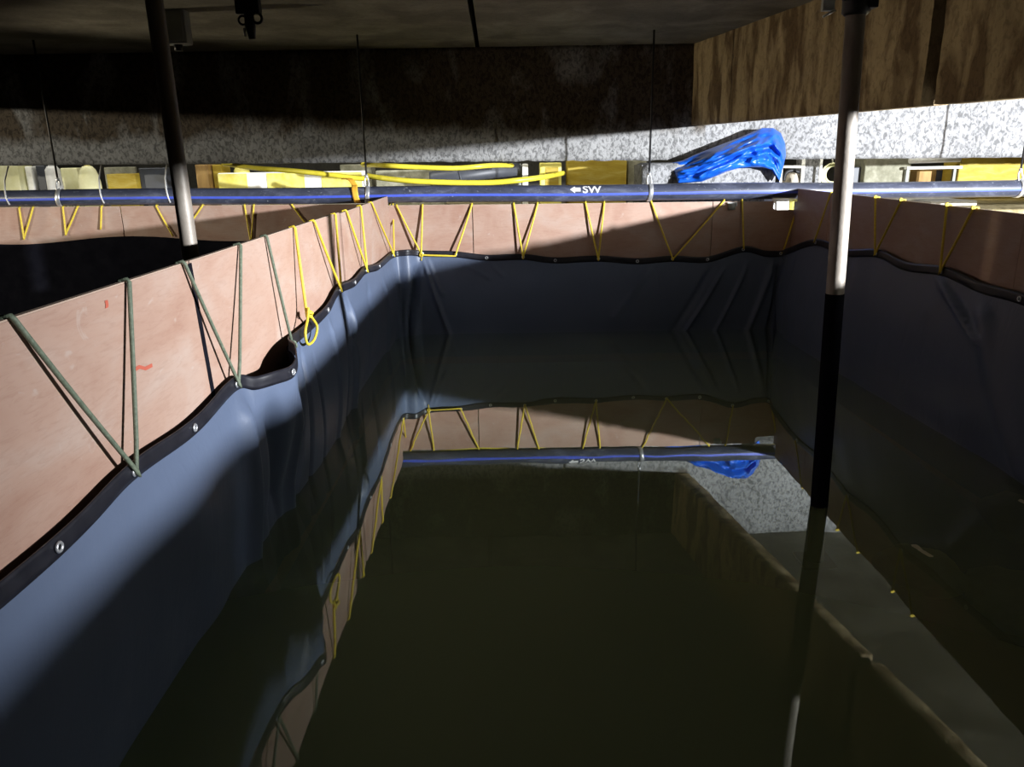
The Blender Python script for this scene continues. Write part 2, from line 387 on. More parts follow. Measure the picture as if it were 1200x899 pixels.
# ---------------------------------------------------------------- liner
XH = XL+.03
def rec(px, py, x): return atX(px, py, x)
EYL = [(-20,722),(63,641),(152,553),(224,503),(274,450)]
hem = []          # (x, y, z_of_hem_centre, eyelet?)
def H(p, e): hem.append((Vector(p), e))
H((XH,-1.6,.75), 0); H((XH,-.8,.75), 0); H((XH,.2,.74), 0)
q = rec(0,705,XH); H((XH, .9, .745), 1)
q = rec(63,641,XH); H(q, 1)
q = rec(152,553,XH); H(q, 1)
q = rec(224,501,XH); H(q, 1)
q = rec(274,450,XH); H(q, 1)
q = rec(298,449,-1.05); H(q, 0)
q = rec(320,443,-1.0); H(q, 0)
q = rec(340,436,-.965); H(q, 1)
q = rec(346,424,-.96); H(q, 0)
q = rec(344,410,-1.01); H(q, 0)
q = rec(337,402,XH); H(q, 1)
q = rec(350,392,XH); H(q, 0)
q = rec(382,363,XH); H(q, 1)
q = rec(396,340,XH); H(q, 1)
q = rec(414,331,XH); H(q, 1)
q = rec(427,317,XH); H(q, 1)
q = rec(443,312,XH); H(q, 1)
q = rec(459,299,XH); H(q, 1)
q = atY(478,296,YB-.14); H(q, 0)
for px, py in [(494,297),(534,298),(570,302),(613,301),(650,305),(701,303),(746,306),(788,303),(829,304),(871,292),(896,297),(916,297)]:
    H(atY(px, py, YB-.04), 1 if px not in (896,) else 0)
H((XR-.10, 6.95, .76), 0)
for px, py, e in [(957,284,1),(992,296,0),(1029,297,1),(1062,312,0),(1106,318,1),(1150,337,0),(1197,350,1)]:
    H(atX(px, py, XR-.03), e)
H((XR-.03, 3.3, .85), 0); H((XR-.03, 2.6, .9), 1); H((XR-.03, 1.6, .87), 1); H((XR-.03, .2, .88), 0); H((XR-.03, -1.6, .88), 0)
P = []; par = []; acc = 0
sp = smooth_path([h[0] for h in hem], 12)
# resample uniformly
S = [sp[0]]; L = [0]
tot = [0]
for i in range(1, len(sp)): tot.append(tot[-1] + (sp[i]-sp[i-1]).length)
STEP = .0125; n = int(tot[-1]/STEP); S = []; k = 0
for i in range(n+1):
    d = tot[-1]*i/n
    while k < len(tot)-2 and tot[k+1] < d: k += 1
    t = (d-tot[k])/max(1e-9, tot[k+1]-tot[k]); S.append(sp[k].lerp(sp[k+1], t))
def inward(i):
    a = S[max(i-2, 0)]; c = S[min(i+2, len(S)-1)]; d = (c-a); d.z = 0
    d.normalize(); return Vector((d.y, -d.x, 0))     # left wall runs +y -> inward is +x
NRM = [inward(i) for i in range(len(S))]
# line the sheet settles to at the water: straight wall line with rounded corners
def wallpt(i):
    p = S[i]; x, y = p.x, p.y
    if i < len(S)*.5:
        if y < YB-.35 and x < -.5: return Vector((XL+.02 + .03*math.sin(y*1.9), y, 0))
    else:
        if y < YB-.4 and x > 2: return Vector((XR-.05-.09*max(0, min(1, (y-3.8)/2)), y, 0))
    return Vector((x, min(y, YB-.05), 0))
def fold(s_pt, z):     # creases: (x or y position at top, z top, position at bottom, z bottom, width, amplitude)
    return 0
WL = []   # creases in world coordinates: 'L' wall (y), 'B' wall (x), 'R' wall (y)
def cr(kind, a, b, w, amp):
    if kind == 'L': p, q = atX(*a, XL+.03), atX(*b, XL+.03); WL.append((kind, p.y, p.z, q.y, q.z, w, amp))
    elif kind == 'B': p, q = atY(*a, YB-.05), atY(*b, YB-.05); WL.append((kind, p.x, p.z, q.x, q.z, w, amp))
    else: p, q = atX(*a, XR-.05), atX(*b, XR-.05); WL.append((kind, p.y, p.z, q.y, q.z, w, amp))
cr('L', (402,350), (424,505), .016, -.05); cr('L', (398,345), (407,500), .014, -.05); cr('L', (406,352), (415,500), .02, .04); cr('L', (412,400), (432,470), .018, -.04)
cr('L', (352,420), (362,560), .018, -.045); cr('L', (347,450), (348,600), .025, -.06); cr('L', (296,470), (330,630), .05, -.07)
cr('L', (276,462), (296,600), .06, .05); cr('L', (365,430), (376,540), .014, -.045); cr('L', (318,475), (340,600), .03, .04)
cr('L', (200,560), (260,720), .2, .03); cr('L', (384,372), (390,480), .02, .02)
cr('L', (430,340), (436,420), .05, -.02); cr('L', (448,330), (455,400), .05, .02)
cr('B', (496,306), (527,392), .02, .035); cr('B', (488,318), (482,396), .025, -.10); cr('B', (500,303), (512,330), .02, .02)
cr('B', (535,303), (560,318), .02, .015); cr('B', (572,306), (584,318), .02, .015)
cr('B', (846,318), (803,388), .016, .03); cr('B', (872,318), (838,388), .016, .028); cr('B', (905,310), (876,388), .025, .03)
cr('B', (914,310), (900,390), .02, -.05); cr('B', (835,312), (790,385), .03, -.02); cr('B', (765,310), (735,350), .03, .015)
cr('R', (1092,320), (1130,370), .05, .04); cr('R', (1000,310), (985,420), .06, .02); cr('R', (1150,350), (1180,480), .09, .03)
def crease(p, z, kind):
    d = 0
    for k, a0, z0, a1, z1, w, amp in WL:
        if k != kind or abs(z0-z1) < 1e-4: continue
        t = (z0-z)/(z0-z1)
        if t < -.15 or t > 1.6: continue
        c = a0+(a1-a0)*t; u = (p.y if kind != 'B' else p.x) - c
        env = max(0, min(1, (t+.15)/.3))
        d += amp*env*math.exp(-(u/w)**2)
    return d
def kindof(p): return 'B' if p.y > YB-.16 else ('L' if p.x < 0.5 else 'R')
NZ = 44; ZLOW = -.22; HW = .028
liner = empty('tank_liner', (.7, 4, ZLOW), 'blue grey plastic sheet lining the water tank, roped to its plywood walls', 'tank liner')
rows = [[] for _ in range(NZ+1)]
hr = [[] for _ in range(5)]
for i, p in enumerate(S):
    nr = NRM[i]; w = wallpt(i); kd = kindof(p)
    for j in range(5):     # hem band
        t = -1 + 2*j/4
        hr[j].append(p + Vector((0,0,-t*HW)) + nr*(.006+.0015*(1-t*t)) + nr*(.004*noise.noise(Vector((p.x*5,p.y*5,t)))))
    for j in range(NZ+1):
        t = j/NZ; z = (p.z-HW*.7)*(1-t) + ZLOW*t
        e = t**.8
        e = e*e*(3-2*e)
        base = Vector((p.x, p.y, 0)).lerp(w, min(1, 1.3*e))
        a = .014*math.sin(PI*min(1, t*1.2))*noise.noise(Vector((p.x*1.3+4, p.y*1.3, z*.8))) + .008*noise.noise(Vector((p.x*4, p.y*4, z*1.5)))*min(1, t*6)
        a += crease(p, z, kd)*min(1, t*8)
        a += .035*math.sin(PI*min(1, t*1.3))
        v = base + nr*a; v.z = z
        v.x = max(XL+.006, min(XR-.006, v.x)); v.y = min(YB-.006, v.y)
        rows[j].append(v)
b = MB(); b.grid(rows); b.build('sheet', M_liner, liner, recalc=False)
b = MB(); b.grid([[v - NRM[i]*.006 for i, v in enumerate(r)] for r in rows[:24]]); b.build('reverse_side', M_black, liner, recalc=False)
b = MB(); b.grid(hr); b.build('hem', M_hem, liner, recalc=False, solid=.004)
for p, e in hem:
    if not e: continue
    i = min(range(len(S)), key=lambda k: (S[k]-p).length)
    b = MB(); c = S[i] + NRM[i]*.014
    b.ring(c, NRM[i], .011, .0042); b.build('grommet', M_zinc, liner)
EYE_PTS = [p for p, e in hem if e]
# slack sheet rising to the surface by the right wall
for (px, py, rx, ry, rz, a, zc) in ((1078,668,.15,.17,.08,.5,-.088), (1190,606,.12,.17,.10,.2,-.10), (1190,705,.16,.24,.06,-.3,-.075)):
    c = atZ(px, py, zc); b = MB(); rws = []
    for j in range(13):
        th = PI*j/12; r = []
        for i in range(25):
            ph = 2*PI*i/24; q = Vector((math.sin(th)*math.cos(ph), math.sin(th)*math.sin(ph), math.cos(th)))
            s_ = 1 + .25*noise.noise(q*1.7+Vector((px, 0, 0))) + .1*noise.noise(q*4)
            x, y = q.x*rx*s_, q.y*ry*s_
            r.append(c + Vector((x*math.cos(a)-y*math.sin(a), x*math.sin(a)+y*math.cos(a), q.z*rz*s_)))
        rws.append(r)
    b.grid(rws); b.build('sunken_billow', M_pocket, liner, recalc=True)
b = MB(); b.box((XL+.02,-2,-.34), (XR-.02,YB-.02,-.30)); b.build('bottom_sheet', M_liner, liner)
# water
b = MB(); 
nx_, ny_ = 2, 2
b.add([(XL+.004,-2,0),(XR-.004,-2,0),(XR-.004,YB-.004,0),(XL+.004,YB-.004,0)], [(0,1,2,3)])
tag(b.build('water', M_water), 'murky green water filling the lined tank', 'water', kind='stuff')

# left neighbour tank
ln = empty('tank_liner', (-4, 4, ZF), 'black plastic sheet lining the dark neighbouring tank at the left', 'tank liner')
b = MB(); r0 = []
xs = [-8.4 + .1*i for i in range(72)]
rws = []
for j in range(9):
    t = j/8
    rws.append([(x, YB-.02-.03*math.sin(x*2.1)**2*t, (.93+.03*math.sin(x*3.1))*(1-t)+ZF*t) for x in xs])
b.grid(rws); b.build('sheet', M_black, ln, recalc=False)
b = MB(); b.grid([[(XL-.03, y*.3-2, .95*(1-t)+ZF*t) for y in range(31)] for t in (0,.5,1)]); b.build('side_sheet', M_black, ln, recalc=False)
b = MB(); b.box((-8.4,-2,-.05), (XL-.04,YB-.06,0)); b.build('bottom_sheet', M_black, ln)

# ---------------------------------------------------------------- ropes
RG = 'ropes lacing the liner to the plywood'
def sag(a, b_, k=6, s=.006):
    return [a.lerp(b_, i/k) + Vector((0,0,-s*math.sin(PI*i/k))) for i in range(k+1)]
def over(top, o):   # bit that wraps over the sheet: in front -> behind
    o = Vector(o); return [top, top + Vector((0,0,.007)) + o*.3, top + Vector((0,0,.007)) + o*1.5, top + o*1.9 + Vector((0,0,-.08))]
def near_eye(p): return min(EYE_PTS, key=lambda q: (q-p).length)
def rope(tops, bot, wall, m, r, label, extra=None, snap=True, knots=False):
    if wall == 'L': f = lambda a: Vector((XL+.012, atX(*a, XL).y, ZT+.003)); o = (-.018,0,0); bp = atX(*bot, XL+.06); inn = Vector((1,0,0))
    elif wall == 'R': f = lambda a: Vector((XR-.012, atX(*a, XR).y, ZTR+.004)); o = (.018,0,0); bp = atX(*bot, XR-.06); inn = Vector((-1,0,0))
    else: f = lambda a: Vector((atY(*a, YB).x, YB-.012, ZTB+.006)); o = (0,.018,0); bp = atY(*bot, YB-.07); inn = Vector((0,-1,0))
    if wall == 'N': f = lambda a: Vector((atY(*a, YB).x, YB-.012, ZTB+.035)); bp = atY(*bot, YB-.02)
    if snap: e = near_eye(bp); bp = e + inn*.022
    t0 = f(tops[0])
    pts = list(reversed(over(t0, o))) + sag(t0, bp)[1:]
    if len(tops) > 1:
        t1 = f(tops[1]); pts += [bp + inn*.004 + Vector((0,0,-.012)), bp + inn*-.004 + Vector((0,0,-.004))] + sag(bp, t1)[1:] + over(t1, o)[1:]
    root = empty('lacing_rope', bp, label, 'rope', RG)
    b = MB(); b.tube(pts, r, 8); b.build('cord', m, root)
    if knots:
        for t in tops:
            q = f(t); b = MB()
            b.ring(q + Vector((0,0,.006)), (0,1,0) if wall != 'B' else (1,0,0), .008, .006, 12, 6); b.build('knot', m, root)
    if extra: extra(root, bp, inn)
    return root
def tie(root, bp, inn, m=None, r=.006):
    b = MB(); c = bp + Vector((0,0,-.012))
    b.ring(c + inn*.006, inn, .016, r*.8); b.ring(c + inn*.006 + Vector((0,0,.012)), (0,1,.4), .011, r*.9); b.ring(c + inn*.01, (.3,1,0), .012, r*.9)
    b.tube(smooth_path([c, c+Vector((0,.012,-.025)), c+Vector((.0,-.004,-.05))], 4), r*.8, 6)
    b.build('knot', m, root)
gr, ye = M_grope, M_yrope
rope([(12,383),(147,333)], (152,553), 'L', gr, .0068, 'thick dark green rope V on the plywood nearest the left photo edge', lambda a,c,d: None)
rope([(213,313),(279,291)], (274,450), 'L', gr, .0068, 'green rope V straddling the dark slit joint of the left wall')
rope([(310,281)], (337,402), 'L', gr, .0068, 'single green rope knotted above the gaping pocket of the liner', lambda a,c,d: tie(a,c,d,gr))
def dangle(root, bp, inn):
    c = bp + inn*.01; b = MB()
    pts = smooth_path([c+Vector((0,0,.05)), c+Vector((0,-.03,.0)), c+Vector((0,-.10,-.06)), c+Vector((0,-.07,-.125)), c+Vector((0,.06,-.13)), c+Vector((0,.14,-.08)), c+Vector((0,.05,-.01)), c+Vector((0,0,.035))], 5)
    b.tube(pts, .007, 8); b.build('loop', ye, root)
    b = MB(); b.ring(c+Vector((0,.01,.02)), (0,.4,1), .014, .009); b.ring(c+Vector((0,.03,.01)), (1,0,0), .014, .008); b.build('knot', ye, root)
rope([(343,268)], (360,372), 'L', ye, .0075, 'single yellow rope with a loop dangling over the hem', dangle, snap=False)
rope([(366,260),(391,252)], (396,340), 'L', ye, .0075, 'yellow rope V just left of the wide joint in the left wall')
rope([(404,247),(421,242)], (427,317), 'L', ye, .0075, 'yellow rope V below the orange strap')
rope([(434,238),(459,234)], (459,299), 'L', ye, .0075, 'yellow rope V in the far left corner of the tank')
rope([(465,243)], (488,296), 'B', ye, .008, 'single slanting yellow rope at the left end of the back wall', lambda a,c,d: tie(a,c,d,ye))
# rope running along the hem
tA, tB = Vector((atY(495,236,YB).x, YB-.012, ZTB+.006)), Vector((atY(553,238,YB).x, YB-.012, ZTB+.006))
eA, eB = near_eye(atY(494,297,YB-.04)) + Vector((0,-.03,0)), near_eye(atY(534,298,YB-.04)) + Vector((0,-.03,0))
rt = empty('lacing_rope', eA, 'yellow rope with a level run along the hem, left on the back wall', 'rope', RG)
b = MB(); b.tube(list(reversed(over(tA, (0,.018,0)))) + sag(tA, eA)[1:] + [eA+Vector((.01,0,-.012))] + [eA.lerp(eB, i/4)+Vector((0,-.004,-.012)) for i in range(1,5)] + sag(eB, tB)[1:] + over(tB, (0,.018,0))[1:], .0085, 8); b.build('cord', ye, rt)
rope([(602,238),(630,238)], (613,301), 'B', ye, .0085, 'fully lit yellow rope V on the back wall left of the white lettering')
rope([(686,238),(708,238)], (701,303), 'B', ye, .0085, 'yellow rope V on the back wall right under the white lettering, lower tip in shade')
rope([(763,237),(848,240)], (788,303), 'B', ye, .008, 'wide yellow rope V on the back wall below the pipe clamp')
rope([(869,240)], (871,292), 'B', ye, .008, 'upright single yellow rope in the shade of the back wall')
rope([(936,240)], (916,297), 'B', ye, .008, 'slanting yellow rope at the bright notch of the back wall', knots=True)
rope([(975,228)], (957,284), 'R', ye, .0075, 'slanting yellow rope of the right wall left of the right pole')
rope([(1028,230),(1058,234)], (1029,297), 'R', ye, .0075, 'yellow rope V on the right wall just right of the pole', knots=True)
rope([(1112,240),(1143,243)], (1106,318), 'R', ye, .0075, 'yellow rope V on the right wall nearest the right photo edge', knots=True)
for tops, bot, lab in (([(24,247),(40,247)], (28,279), 'yellow rope V in the left tank, closest to the left photo edge'),
                       ([(75,246),(92,246)], (77,274), 'second yellow rope V from the left photo edge in the left tank'),
                       ([(120,245)], (118,269), 'short upright yellow rope in the left tank'),
                       ([(184,244)], (203,277), 'slanting yellow rope just left of the left pole'),
                       ([(238,241)], (222,262), 'slanting yellow rope just right of the left pole'),
                       ([(287,240),(298,240)], (294,284), 'narrow yellow rope V in the left tank beside the left pole'),
                       ([(342,238)], (360,264), 'single yellow rope of the left tank nearest the tank corner')):
    rope(tops, bot, 'N', ye, .008, lab, snap=False)

# ---------------------------------------------------------------- pipe
PR = .074; PYc = YB+.012
def pz(x): return 1.283 - .0052*(x-.66)*1.15
px0, px1 = -9.5, 9.5
pipe = empty('water_pipe', (0, PYc, pz(0)-PR), 'long dusty black pipe with a blue stripe lying along the back wall', 'pipe')
b = MB(); b.tube([(px0+(px1-px0)*i/40, PYc + .006*math.sin(i*.7), pz(px0+(px1-px0)*i/40) + .004*math.sin(i*1.1)) for i in range(41)], PR, 36); b.build('tube', M_pipe, pipe)
def onpipe(x, ang, r=PR):
    i = (x-px0)/(px1-px0)*40
    i0 = int(i); t = i-i0
    yy = lambda k: PYc + .006*math.sin(k*.7); zz = lambda k: pz(px0+(px1-px0)*k/40) + .004*math.sin(k*1.1)
    y = yy(i0)*(1-t)+yy(i0+1)*t; z = zz(i0)*(1-t)+zz(i0+1)*t
    return Vector((x, y - r*math.cos(ang), z + r*math.sin(ang)))
b = MB(); b.grid([[onpipe(px0+.02+(px1-px0-.04)*i/160, a, PR+.0015) for i in range(161)] for a in (-.24,-.17,-.1,-.03,.04)]); b.build('blue_stripe', M_stripe, pipe, recalc=False)
# lettering sprayed on the pipe
cu = bpy.data.curves.new('lettering', 'FONT'); cu.body = 'SW'; cu.size = .105; cu.offset = .002; cu.resolution_u = 4
to = bpy.data.objects.new('lettering_tmp', cu); C.objects.link(to)
bpy.context.view_layer.update()
me = bpy.data.meshes.new_from_object(to.evaluated_get(bpy.context.evaluated_depsgraph_get()))
bpy.data.objects.remove(to)
bm = bmesh.new(); bm.from_mesh(me); bpy.data.meshes.remove(me)
bmesh.ops.triangulate(bm, faces=bm.faces[:])
bmesh.ops.subdivide_edges(bm, edges=bm.edges[:], cuts=2, use_grid_fill=True)
xl, xr_ = atY(683, 222, PYc-PR).x, atY(705, 222, PYc-PR).x
mnx = min(v.co.x for v in bm.verts); mxx = max(v.co.x for v in bm.verts); mny = min(v.co.y for v in bm.verts); mxy = max(v.co.y for v in bm.verts)
vt = [(xl+(v.co.x-mnx)/(mxx-mnx)*(xr_-xl), .06+(v.co.y-mny)/(mxy-mny)*.94) for v in bm.verts]
bm.verts.index_update()
b = MB(); b.add([onpipe(x, a, PR+.0015) for x, a in vt], [[v.index for v in f.verts] for f in bm.faces]); bm.free()
b.build('lettering', M_white, pipe, recalc=False)
ax0, ax1, ax2 = (atY(p, 222, PYc-PR).x for p in (668, 674, 680.5))
b = MB(); am = .57
am = .52
b.grid([[onpipe(ax0+(ax1-ax0)*i/6, am+(.46*i/6)*(k/3-1), PR+.0015) for i in range(7)] for k in range(7)])
b.grid([[onpipe(ax1+(ax2-ax1)*i/4, am-.25+.5*j/4, PR+.0015) for i in range(5)] for j in range(5)])
b.build('arrow', M_white, pipe, recalc=False)

def hanger(px, label, strap=M_zinc, ztop=ZC):
    x = atY(px, 215, PYc).x; c = onpipe(x, 0, 0)
    t = empty('pipe_hanger', (x, c.y, c.z+PR), label, 'pipe hanger', 'rods hanging the pipe')
    b = MB(); b.tube([(x, c.y, ztop), (x, c.y, c.z+PR+.10)], .009, 8); b.build('rod', M_iron, t)
    b = MB(); rws = []
    for dx in (-.02, -.012, .012, .02):
        rr = PR + (.008 if abs(dx) < .015 else .004)
        rws.append([c + Vector((dx + .012*math.sin(2*PI*i/28+1), -rr*math.cos(2*PI*i/28), rr*math.sin(2*PI*i/28))) for i in range(28)])
    b.grid(rws, closed=True); b.build('strap', strap, t, solid=.003, recalc=False)
    b = MB(); b.tube(smooth_path([(x-.012, c.y-.02, c.z+PR-.01), (x-.018, c.y-.01, c.z+PR+.03), (x-.012, c.y, c.z+PR+.07), (x, c.y, c.z+PR+.11)], 5), .008, 8)
    b.tube(smooth_path([(x+.016, c.y-.02, c.z+PR-.01), (x+.02, c.y-.01, c.z+PR+.03), (x+.012, c.y, c.z+PR+.07), (x, c.y, c.z+PR+.11)], 5), .008, 8); b.build('bracket', strap, t)
    b = MB(); b.tube([(x, c.y, c.z+PR+.075), (x, c.y, c.z+PR+.10)], .018, 6); b.build('nut', strap, t)
hanger(68, 'thin dark rod and clamp holding the pipe near the left photo edge')
hanger(430, 'rod with silver bent clamp on the pipe beside the orange strap')
hanger(760.5, 'rod with silver clamp on the pipe right of the white lettering')
hanger(1194, 'rod with pale clamp on the pipe at the right photo edge')
for px_, lab in ((10, 'thin white tie wire on the pipe left of the leftmost rod'), (121, 'thin white tie wire on the pipe between leftmost rod and left pole'), (199, 'thin white tie wire on the pipe against the left pole')):
    x = atY(px_, 215, PYc).x; c = onpipe(x, 0, 0); b = MB()
    b.tube([(x-.07, c.y+.15, zb(x)-.005), (x-.045, c.y+.02, c.z+PR+.09), (x-.02, c.y-PR*.6, c.z+PR*.9), (x, c.y-PR-.005, c.z+.01), (x+.006, c.y-PR*.8, c.z-PR*.7)], .007, 8)
    tag(b.build('tie_wire', M_white, org=(x, c.y, c.z+PR)), lab, 'wire', 'tie wires on the pipe')

# orange strap over the pipe
xs_ = atY(420, 225, PYc).x; c = onpipe(xs_, 0, 0); b = MB()
pts = [Vector((xs_-.14, c.y+.10, c.z+PR+.07)), Vector((xs_-.07, c.y+.03, c.z+PR+.065))] + [c + Vector((-.03+.03*i/8, -(PR+.012)*math.cos(PI/2-i/8*2.35), (PR+.012)*math.sin(PI/2-i/8*2.35))) for i in range(9)]
pts = smooth_path(pts, 3); w_ = .026
b.grid([[p + Vector((d, 0, 0)) for p in pts] for d in (-w_, -w_*.5, 0, w_*.5, w_)])
tag(b.build('webbing_strap', M_orange, org=(xs_, c.y, c.z+PR), recalc=False, solid=.012), 'orange webbing strap hooked over the pipe above the left tank corner', 'strap')

# ---------------------------------------------------------------- blue tarpaulin on the pier
top = [(787,191),(800,188),(815,181),(838,172),(868,161),(893,150),(906,150),(915,156),(920,168),(921,182)]
bot = [(795,214),(808,214),(822,213),(838,207),(852,201),(866,197),(880,196),(893,196),(905,199),(914,212)]
def interp(l, t):
    t *= len(l)-1; i = min(int(t), len(l)-2); t -= i
    return (l[i][0]*(1-t)+l[i+1][0]*t, l[i][1]*(1-t)+l[i+1][1]*t)
def ridge(q): return 1-abs(noise.noise(q))*2
NU, NV = 90, 44; fr_, bk = [], []
for j in range(NV+1):
    v = j/NV; rf, rb = [], []
    for i in range(NU+1):
        u = i/NU; a = interp(bot, u); t = interp(top, u)
        x = a[0]+(t[0]-a[0])*v; y = a[1]+(t[1]-a[1])*v
        edge = min(1, 5*min(u, 1-u), 5*min(v, 1-v))
        yb = 7.70 + .22*v
        s = math.sin(PI*min(1, max(0, v)))**.6 * math.sin(PI*u)**.5
        q = Vector((u*3.2+v*1.6, v*2.6-u*2.2, 1.3))
        fl = .13*ridge(q*.8) + .06*ridge(q*2.0+Vector((4,1,2))) + .012*ridge(q*5.1)
        fl += .06*math.exp(-((v-.55-.35*(u-.5))/.07)**2) - .05*math.exp(-((v-.40-.3*(u-.5))/.06)**2)
        yy = yb - .03 - s*(.06 + fl)
        p = atY(x, y, min(yy, 7.9)); rf.append(p)
        bk_ = p.copy(); bk_.y = yb+.02; rb.append(atY(x, y, yb+.02) if edge < .05 else Vector((p.x, yb+.02+.06*s*v, p.z)))
    fr_.append(rf); bk.append(rb)
b = MB(); b.grid(fr_); b.grid(bk)
b.build
tp = empty('blue_tarpaulin', atY(850, 205, 7.75), 'crumpled bright blue tarpaulin slumped on the concrete pier above the pipe', 'tarpaulin')
b.build('sheet', M_tarp, tp, recalc=False)

# ---------------------------------------------------------------- poles
def pole(xt, xb, y, r, label, head=False, zt=ZC, zbm=ZF):
    t = empty('steel_pole', (xb, y, zbm), label, 'pole')
    f = lambda z: xb + (xt-xb)*(z-zbm)/(zt-zbm)
    b = MB(); b.tube([(f(zbm+(zt-zbm)*i/24), y, zbm+(zt-zbm)*i/24) for i in range(25)], r, 28); b.build('tube', M_pole, t)
    b = MB(); b.box((xb-.08,y-.08,zbm), (xb+.08,y+.08,zbm+.008)); b.build('base_plate', M_iron, t)
    if head:
        b = MB(); b.tube([(f(zbm+.01+(1.0-zbm)*i/12), y, zbm+.01+(1.0-zbm)*i/12) for i in range(13)], r+.0015, 28); b.build('dark_lower_tube', M_black, t)  # black tube around the pole's lower length
        b = MB(); z0 = 2.12
        b.tube([(f(z0)+.0,y,z0), (f(z0),y,z0+.012), (f(z0+.3),y,z0+.3)], [r+.004, r+.016, r+.016], 24); b.build('collar', M_iron, t)
        b = MB(); b.box((f(z0)-.07,y-.07,z0+.05), (f(z0)-.035,y-.02,z0+.11)); b.build('clamp', M_iron, t, bevel=.004); b = MB(); b.box((f(z0)+.03,y-.06,z0+.02), (f(z0)+.062,y+.05,z0+.14)); b.build('clamp', M_iron, t, bevel=.004)
    b = MB(); b.box((f(zt)-.09,y-.09,zt-.012), (f(zt)+.09,y+.09,zt)); b.build('head_plate', M_iron, t)
pole(1.358, 1.445, 3.33, .038, 'rusty steel pole standing in the water in front of the right wall', True, zbm=-.30)
pole(-1.515, -1.485, 3.6, .037, 'slim steel pole standing in the dark left tank', zbm=0.0)

# ---------------------------------------------------------------- hanging hardware under the ceiling
c = atY(203, 33, 6.0)
t = empty('junction_box', (c.x, c.y, c.z-.12), 'small grey box under the ceiling right of the left pole', 'junction box')
b = MB(); b.box((c.x-.11, c.y-.06, c.z-.11), (c.x+.11, c.y+.06, c.z+.13)); b.build('body', M_grey, t, bevel=.012)
b = MB(); b.box((c.x-.095, c.y-.072, c.z-.095), (c.x+.095, c.y-.06, c.z+.115)); b.build('lid', M_grey, t, bevel=.004)
b = MB(); b.tube([(c.x+.02,c.y,c.z-.11), (c.x+.02,c.y,c.z-.15)], .03, 10); b.build('gland', M_iron, t)
b = MB(); b.tube([(c.x,c.y,c.z+.12), (c.x,c.y,ZC)], .02, 10); b.build('conduit', M_iron, t)
c = atY(290, 10, 4.6)
t = empty('ceiling_clamp', (c.x, c.y, c.z-.16), 'black iron clamp hanging under the ceiling left of the pale soffit', 'clamp')
b = MB(); b.box((c.x-.06, c.y-.03, c.z-.03), (c.x+.07, c.y+.03, c.z+.05)); b.build('jaw', M_iron, t, bevel=.006)
b = MB(); b.tube([(c.x,c.y,c.z), (c.x,c.y,ZC)], .022, 10); b.build('rod', M_iron, t)
b = MB(); b.tube([(c.x+.005,c.y,c.z-.03), (c.x+.005,c.y,c.z-.09), (c.x+.01,c.y,c.z-.155)], [.026,.03,.018], 12); b.build('bolt', M_iron, t)
b = MB(); b.ring((c.x-.03,c.y-.01,c.z-.06), (0,1,0), .022, .006); b.ring((c.x+.05,c.y-.01,c.z-.05), (0,1,.3), .026, .008); b.build('shackle', M_iron, t)
b = MB(); b.tube([(c.x-.022,c.y-.02,c.z-.10), (c.x-.02,c.y-.02,c.z-.145)], .007, 8); b.build('pin', M_zinc, t)
c = atY(972, 12, 4.2)
t = empty('ceiling_clip', (c.x, c.y, c.z), 'small pale metal clip left of the head of the right pole', 'clip')
b = MB(); b.tube([(c.x-.03,c.y,c.z-.03), (c.x+.03,c.y,c.z)], .006, 8); b.build('pin', M_zinc, t)
b = MB(); b.box((c.x-.03,c.y+.01,c.z), (c.x+.03,c.y+.04,ZC)); b.build('plate', M_grey, t, bevel=.003)

# ---------------------------------------------------------------- things in the lit yard behind the beam
LZ = 1.06
def block(name, r, y, dep, m, label, cat, group=None, ground=True, bevel=.01, detail=None, dm=None):
    x0, y0, x1, y1 = r
    p, q = atY(x0, y0, y), atY(x1, y1, y)
    zlo = LZ if ground else q.z
    t = empty(name, ((p.x+q.x)/2, y+dep/2, zlo), label, cat, group)
    b = MB(); b.box((p.x, y, zlo), (q.x, y+dep, p.z)); b.build('body', m, t, bevel=bevel)
    if detail: 
        for u0, v0, u1, v1 in detail:
            d = MB(); d.box((p.x+(q.x-p.x)*u0, y-.008, zlo+(p.z-zlo)*v0), (p.x+(q.x-p.x)*u1, y+.004, zlo+(p.z-zlo)*v1))
            d.build('band', dm or M_white, t)
    return t
YY = 9.3
block('foam_block', (-40,194,24,216), YY, .3, M_pale, 'pale yellow block at the left photo edge below the beam', 'block')
block('foam_block', (28,195,40,216), YY+.1, .3, M_foam, 'narrow pale block right of the block at the left photo edge', 'block')
block('plastic_crate', (41,194,55,216), YY+.1, .3, M_dkplastic, 'dark crate left of the leftmost pipe rod', 'crate')
c = atY(62, 202, YY)
t = empty('plastic_drum', (c.x, YY, LZ), 'small white drum behind the leftmost pipe rod', 'drum')
b = MB(); b.tube([(c.x,YY,LZ), (c.x,YY,LZ+.3), (c.x,YY,c.z+.03), (c.x,YY,c.z+.07)], [.085,.085,.08,.05], 20); b.build('body', M_white, t)
b = MB(); b.tube([(c.x,YY,c.z+.07), (c.x,YY,c.z+.095)], .04, 14); b.build('lid', M_zinc, t)
block('foam_block', (70,197,93,216), YY+.2, .3, M_pale, 'pale greenish block between leftmost pipe rod and the second tie wire', 'block')
c = atY(103, 200, YY-.1)
t = empty('yellow_sack', (c.x, YY-.1, LZ), 'rounded pale yellow sack left of the second tie wire', 'sack')
b = MB(); rws = []
for j in range(11):
    th = PI*j/10; rws.append([(c.x+.125*math.sin(th)**.7*math.cos(2*PI*i/20), YY-.1+.1*math.sin(th)**.7*math.sin(2*PI*i/20), LZ+(c.z+.06-LZ)*(.5-.5*math.cos(th))) for i in range(20)])
